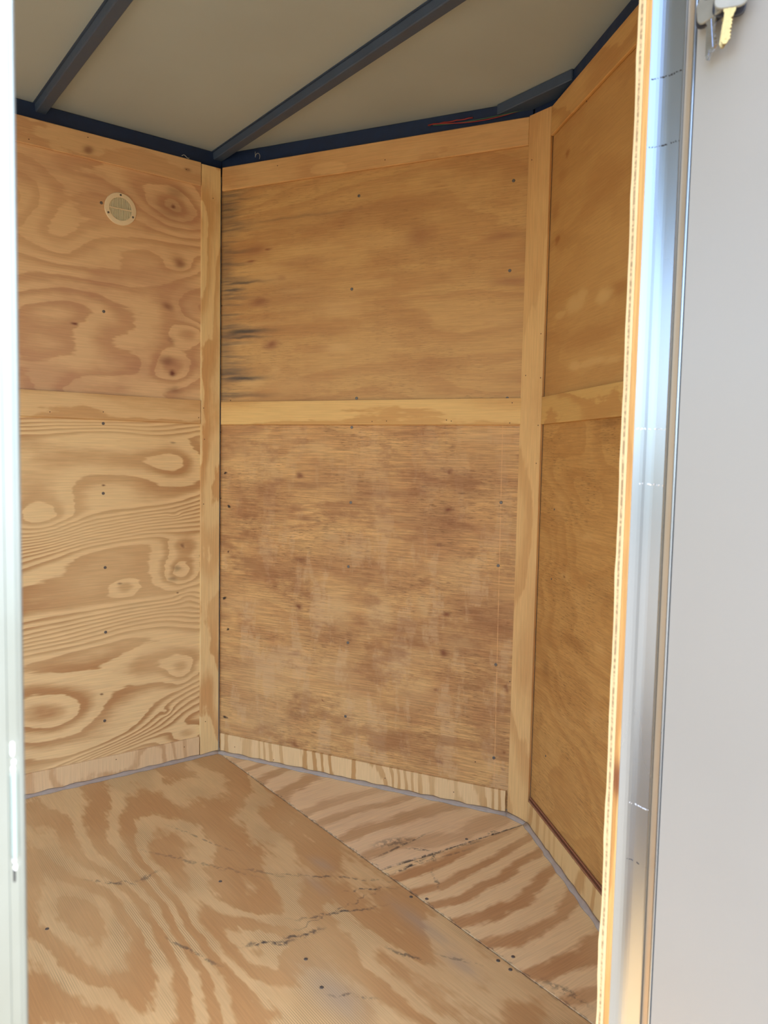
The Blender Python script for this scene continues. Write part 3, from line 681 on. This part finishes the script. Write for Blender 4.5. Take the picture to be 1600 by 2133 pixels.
# wiring lying on the nose rail
def wire(off, mat, dz, n=24):
    pts = []
    for i in range(n+1):
        t = i/n
        u = 0.715+t*(0.985-0.715)
        pts.append(FM.p(u, 1.934-0.010*math.sin(t*3.1)+dz*math.sin(2+t*5), -0.012+off*math.cos(t*4)))
    return pts
wiring = bpy.data.objects.new('wiring', None)
link(wiring)
tag(wiring, 'thin red and green wires lying along the dark rail near the nose tip', 'wires')
tag(tube('wire', wire(0.001, m_red, 0.0015), 0.0015, m_red, wiring), 'red wire')
tag(tube('wire', wire(-0.001, m_green, -0.002), 0.0013, m_green, wiring), 'green wire')
tube('cable_stub', [FM.p(0.70+0.012*t, 1.9345+0.0010*math.sin(t*2), -0.0135) for t in range(0, 12)], 0.0018, m_red, wiring)
loop = [FM.p(0.128+0.0085*math.cos(a), 1.928+0.011*math.sin(a), -0.0155) for a in [math.pi*1.0-k*0.3 for k in range(14)]]
tag(tube('pale_curl', [FM.p(0.119, 1.945, -0.0155)]+loop, 0.0007, m_pale), 'thin pale curl standing for a scratched mark on the rail right of the left corner', 'wire')  # raised curl modelled in place of a scratched mark; second end below is wire
tag(tube('pale_curl', [FL.p(0.128-0.002*k, 1.914+0.004*math.sin(k*0.5), -0.006+0.0005*k) for k in range(12)], 0.0009, m_pale), 'tiny pale wire end sticking up over the strip left of the corner', 'wire')

# ---- round vent
VU, VZ, VR = 0.317, 1.7155, 0.047
def disc_profile(prof, n=48):
    bm = bmesh.new()
    rings = [[bm.verts.new((r*math.cos(k*2*math.pi/n), r*math.sin(k*2*math.pi/n), h)) for k in range(n)] for r, h in prof]
    for a, b in zip(rings, rings[1:]):
        for k in range(n): bm.faces.new((a[k], a[(k+1) % n], b[(k+1) % n], b[k]))
    return bm, rings
vent = bpy.data.objects.new('air_vent', None)
link(vent)
vent.location = FL.p(VU, VZ, PD)
vent.rotation_mode = 'QUATERNION'
# local x -> along wall toward the nose, local y -> up, local z -> into the room
vent.rotation_quaternion = Matrix(((0, 0, 1), (1, 0, 0), (0, 1, 0))).to_quaternion()
tag(vent, 'small round cream plastic louvred vent screwed high on the left wall', 'vent')
RI = 0.033
bm, rg = disc_profile([(VR, 0.0), (VR, 0.0022), (VR-0.0015, 0.0036), (RI+0.001, 0.0042), (RI, 0.0036), (RI, 0.0004)])
mesh_obj('flange', bm, m_vent, vent, smooth=False)
bm, rg = disc_profile([(RI+0.001, 0.0002), (0.0001, 0.0002)])
mesh_obj('backplate', bm, m_vent_d, vent)
for sgn in (1, -1):
    for k in range(13):
        x = -0.030+k*0.005
        h = math.sqrt(max(0, (RI-0.0006)**2-(abs(x)+0.001)**2))
        y0 = 0.0022
        if h <= y0+0.003: continue
        a, b = (y0, h) if sgn > 0 else (-h, -y0)
        bm = bmesh.new()
        hexa(bm, [Vector(q) for q in ((x-0.0016, a, 0.0004), (x+0.0004, a, 0.0004), (x+0.0004, b, 0.0004), (x-0.0016, b, 0.0004),
                                      (x-0.0002, a, 0.0034), (x+0.0016, a, 0.0034), (x+0.0016, b, 0.0034), (x-0.0002, b, 0.0034))])
        mesh_obj('louvre', bm, m_vent_d, vent)
bm = bmesh.new()
hexa(bm, [Vector(q) for q in ((-RI, -0.002, 0.0004), (RI, -0.002, 0.0004), (RI, 0.002, 0.0004), (-RI, 0.002, 0.0004), (-RI, -0.0015, 0.0040), (RI, -0.0015, 0.0040), (RI, 0.0015, 0.0040), (-RI, 0.0015, 0.0040))])
mesh_obj('crossbar', bm, m_vent, vent)
for ang in (90, 205, 335):
    o = bpy.data.objects.new('screw', ME_S)
    link(o, vent)
    o.location = (0.0400*math.cos(math.radians(ang)), 0.0400*math.sin(math.radians(ang)), 0.0038)
    o.scale = (0.7, 0.7, 0.7)

# ---- door frame: extruded aluminium jambs
def extrude(name, prof, z0, z1, mat, parent, smooth=False, steps=1):
    bm = bmesh.new()
    prev = None
    for s in range(steps+1):
        z = z0+(z1-z0)*s/steps
        ring = [bm.verts.new((x, y, z)) for x, y in prof]
        if prev:
            n = len(prof)
            for a in range(n): bm.faces.new((prev[a], prev[(a+1) % n], ring[(a+1) % n], ring[a]))
        else: bm.faces.new(ring)
        prev = ring
    bm.faces.new(prev)
    return mesh_obj(name, bm, mat, parent, smooth)
dr = bpy.data.objects.new('door_1', None)
link(dr)
dr.location = (W+0.06, YF, -0.04)
tag(dr, 'open white trailer door with its aluminium frame around the doorway', kind='structure')
def ch(o):
    o.parent = dr
    o.matrix_parent_inverse = Matrix.Translation(dr.location).inverted()
    return o
# front jamb, gently hollow face then a raised lip
prof = [(1.8400, YF)]
for k in range(0, 13):
    t = k/12
    x = 1.8402+t*0.0370
    y = YF + 0.0058*math.sin(min(1, t*1.9)*math.pi/2)*1.0 - 0.0020*max(0, t-0.55)
    prof.append((x, y))
prof += [(1.8778, YF-0.0005), (1.8792, YF-0.0008), (1.8796, YF+0.003), (1.8796, YF+0.05), (1.8400, YF+0.05)]
ch(extrude('front_jamb', prof, -0.04, HZ+0.05, m_alu, None))
ch(extrude('gasket_strip', [(1.8798, YF+0.0018), (1.8872, YF+0.0010), (1.8872, YF+0.03), (1.8798, YF+0.03)], -0.04, HZ+0.05, m_gasket, None))
# rear jamb
YJ = YB
prof = [(1.8400, YJ), (1.8845, YJ), (1.8856, YJ-0.0012), (1.8860, YJ-0.0030), (1.8852, YJ-0.0040), (1.8852, YJ-0.0085), (1.8866, YJ-0.0092), (1.8870, YJ-0.06), (1.8400, YJ-0.06)]
rj = ch(extrude('rear_jamb', prof, -0.04, HZ+0.05, m_alu_d, None))
# latch slot with chipped metal around it
def lozenge(name, y, z0, z1, w, x, mat, parent, depth=0.0010):
    bm = bmesh.new()
    prof = []
    n = 8
    for k in range(n+1):
        a = math.pi*k/n
        prof.append((y+w/2*math.cos(a), z1-w/2+w/2*math.sin(a)*1.4))
    for k in range(n+1):
        a = math.pi+math.pi*k/n
        prof.append((y+w/2*math.cos(a), z0+w/2+w/2*math.sin(a)*1.4))
    a_ = [bm.verts.new((x, p, q)) for p, q in prof]
    b_ = [bm.verts.new((x+depth, y+(p-y)*0.55, q)) for p, q in prof]
    bm.faces.new(a_); bm.faces.new(b_)
    m_ = len(prof)
    for k in range(m_): bm.faces.new((a_[k], a_[(k+1) % m_], b_[(k+1) % m_], b_[k]))
    return mesh_obj(name, bm, mat, parent)
ch(lozenge('latch_strike', YJ-0.0062, 0.778, 0.826, 0.0036, 1.8850, m_slot, None, 0.0016))
for zz, hh, yo in ((0.8265, 0.003, 0), (0.831, 0.002, 0.0004), (0.836, 0.007, -0.0002), (0.775, 0.003, 0), (0.771, 0.0025, 0.0004)):
    ch(lozenge('paint_chip', YJ-0.0062+yo, zz, zz+hh, 0.0022, 1.8852, m_chip, None, 0.0008))
ch(lozenge('scratch', YJ-0.0062, 0.764, 0.775, 0.0018, 1.8850, m_dark_int, None, 0.0004))
# header and sill
ch(box('door_header', 1.8400, 1.8870, YB, YF, HZ, HZ+0.05, m_alu_d, None))
ch(box('door_sill', 1.8330, 1.8870, YB, YF, -0.045, -0.001, m_alu_d, None))
# weld marks across the front jamb
def weld(z, x0, x1, dark=False):
    bm = bmesh.new()
    n = 26
    prev = None
    for i in range(n+1):
        x = x0+(x1-x0)*i/n
        t = (x-1.8402)/0.0370
        y = YF + 0.0058*math.sin(min(1, t*1.9)*math.pi/2) - 0.0020*max(0, t-0.55)
        zc = z+random.uniform(-0.0006, 0.0006)-0.0012*t
        h = random.uniform(0.0002, 0.0013)
        ring = [bm.verts.new((x, y+0.0002, zc-h)), bm.verts.new((x, y-0.0006, zc)), bm.verts.new((x, y+0.0002, zc+h))]
        if prev and random.random() < 0.62:
            for a in range(3): bm.faces.new((prev[a], prev[(a+1) % 3], ring[(a+1) % 3], ring[a]))
        prev = ring
    ch(mesh_obj('weld_mark', bm, m_dark_int if dark else m_chip, None))
weld(1.038, 1.842, 1.8765); weld(0.980, 1.846, 1.8765); weld(1.395, 1.842, 1.8765, True); weld(1.327, 1.842, 1.8765, True)
weld(0.632, 1.850, 1.8765); weld(0.569, 1.846, 1.8765, True)

# open door leaf, swung out square to the wall
TH = math.radians(3.0)
leaf_o = Vector((1.8885, YF+0.0005, 0))
def lp(a, b, z): return Vector((leaf_o.x+a*math.cos(TH)-b*math.sin(TH), leaf_o.y+a*math.sin(TH)+b*math.cos(TH), z))
def leafbox(name, a0, a1, b0, b1, z0, z1, mat, bev=0.0):
    bm = bmesh.new()
    hexa(bm, [lp(a0, b0, z0), lp(a1, b0, z0), lp(a1, b1, z0), lp(a0, b1, z0), lp(a0, b0, z1), lp(a1, b0, z1), lp(a1, b1, z1), lp(a0, b1, z1)], None, bev)
    return mesh_obj(name, bm, mat, None)
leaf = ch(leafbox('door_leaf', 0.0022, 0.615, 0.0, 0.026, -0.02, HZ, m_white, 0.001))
e1 = leafbox('edge_trim', 0.0, 0.0020, -0.0012, 0.0265, -0.02, HZ, m_alu, 0.0004)
e1.parent = leaf; e1.matrix_parent_inverse = leaf.matrix_parent_inverse.inverted() if False else Matrix()
e1.matrix_parent_inverse = (Matrix.Translation(dr.location) @ leaf.matrix_parent_inverse).inverted()
e2 = leafbox('edge_trim', 0.6152, 0.6180, -0.0012, 0.0265, -0.02, HZ, m_alu, 0.0004)
e2.parent = leaf; e2.matrix_parent_inverse = e1.matrix_parent_inverse.copy()

# ---- keys hanging on the door from a hook and ring just above the picture
hook = bpy.data.objects.new('key_hook', None)
link(hook)
KC = lp(0.034, 0, 1.4745)
hook.location = KC
tag(hook, 'small steel hook on the white door holding the key ring', 'hook')
hk = tube('hook_wire', [(0, 0.0, 0), (0, -0.006, 0), (0.0, -0.011, -0.002), (0, -0.013, -0.0045), (0, -0.012, -0.007), (0, -0.009, -0.008)], 0.0009, m_screw, hook)
ringpts = []
for k in range(33):
    a = k*2*math.pi/32*1.0
    ringpts.append((KC.x+0.0130*math.sin(a), KC.y-0.0100-0.001*math.sin(a), KC.z-0.0065-0.0130+0.0130*math.cos(a)))
tag(tube('key_ring', ringpts, 0.0008, m_blade), 'steel split ring on the hook carrying the keys', 'ring')
def key(cx, yy, cz, ang, rot, mathead, matblade, label, blen=0.031, bw=0.0075, flip=1):
    root = bpy.data.objects.new('key', None)
    link(root)
    root.location = (cx, yy, cz)
    root.rotation_euler = (0, math.radians(ang), math.radians(rot))
    tag(root, label, 'key', 'keys hanging on the white door')
    # head: rounded plate with a slot near its top
    n = 40
    bm = bmesh.new()
    out, inn = [], []
    for k in range(n):
        a = 2*math.pi*k/n
        c, s = math.cos(a), math.sin(a)
        r = 1/((abs(c)**4+abs(s)**4)**0.25)
        out.append((0.0145*r*c, 0.0125*r*s))
        inn.append((0.0050*c, 0.0085+0.0021*s))
    for (o_, i_, y_) in ((out, inn, 0),):
        rings = []
        for y_, sc in ((-0.0016, 0.94), (-0.0010, 1.0), (0.0010, 1.0), (0.0016, 0.94)):
            rings.append([bm.verts.new((p*sc, y_, q*sc)) for p, q in o_])
        for a_, b_ in zip(rings, rings[1:]):
            for k in range(n): bm.faces.new((a_[k], a_[(k+1) % n], b_[(k+1) % n], b_[k]))
        r0 = [bm.verts.new((p, -0.0016, q)) for p, q in i_]
        r1 = [bm.verts.new((p, 0.0016, q)) for p, q in i_]
        for k in range(n):
            bm.faces.new((rings[0][k], rings[0][(k+1) % n], r0[(k+1) % n], r0[k]))
            bm.faces.new((rings[3][k], rings[3][(k+1) % n], r1[(k+1) % n], r1[k]))
            bm.faces.new((r0[k], r0[(k+1) % n], r1[(k+1) % n], r1[k]))
    mesh_obj('key_head', bm, mathead, root)
    # blade: shoulder, toothed edge, tip
    pr = [(-bw/2-0.001, -0.0115), (-bw/2-0.001, -0.0150), (-bw/2, -0.0155)]
    zt = -0.0125-blen
    pr += [(-bw/2, zt+0.003), (-bw/2+0.002, zt), (0.0005, zt)]
    z = zt+0.0030
    k = 0
    while z < -0.0185:
        pr.append((bw/2-(0.0006 if k % 2 else 0.0020+0.0006*math.sin(k*2.3)), z))
        z += 0.0016
        k += 1
    pr += [(bw/2, -0.0170), (bw/2+0.001, -0.0150), (bw/2+0.001, -0.0115)]
    pr = [(p*flip, q) for p, q in pr]
    bm = bmesh.new()
    a_ = [bm.verts.new((p, -0.0009, q)) for p, q in pr]
    b_ = [bm.verts.new((p, 0.0009, q)) for p, q in pr]
    bm.faces.new(a_); bm.faces.new(b_[::-1])
    m2 = len(pr)
    for k in range(m2): bm.faces.new((a_[k], a_[(k+1) % m2], b_[(k+1) % m2], b_[k]))
    bl_ = mesh_obj('key_blade', bm, matblade, root)
    bm = bmesh.new()
    hexa(bm, [Vector(q) for q in ((-0.0012*flip, -0.0013, zt+0.004), (0.0004*flip, -0.0013, zt+0.004), (0.0004*flip, -0.0009, zt+0.004), (-0.0012*flip, -0.0009, zt+0.004),
                                  (-0.0012*flip, -0.0013, -0.0125), (0.0004*flip, -0.0013, -0.0125), (0.0004*flip, -0.0009, -0.0125), (-0.0012*flip, -0.0009, -0.0125))])
    mesh_obj('blade_rib', bm, matblade, bl_)
    return root
key(1.9130, -0.4085, 1.4315, -7, -6, m_keyhead, m_blade, 'front left key, black head painted sunlit grey and toothed silver blade facing the viewer', bw=0.0085)
key(1.9095, -0.4030, 1.4300, -1, -4, m_keydark, m_blade, 'dark-headed key half hidden behind the left one, its longer blue-silver blade lower', blen=0.0325, bw=0.006)
key(1.9355, -0.4120, 1.4312, 4, 26, m_keyhead, m_goldblade, 'right key turned half edge-on, its steel blade coloured by a golden reflection', blen=0.031, bw=0.0085)
key(1.9290, -0.4030, 1.4290, 6, 30, m_keydark, m_goldblade, 'dark-headed key behind the golden one at the right', blen=0.027)

# ---- ground outside
gd = box('ground', -14, 16, -15, 15, -0.50, -0.45, m_ground)
tag(gd, 'sunlit gravel yard around the trailer', kind='structure')
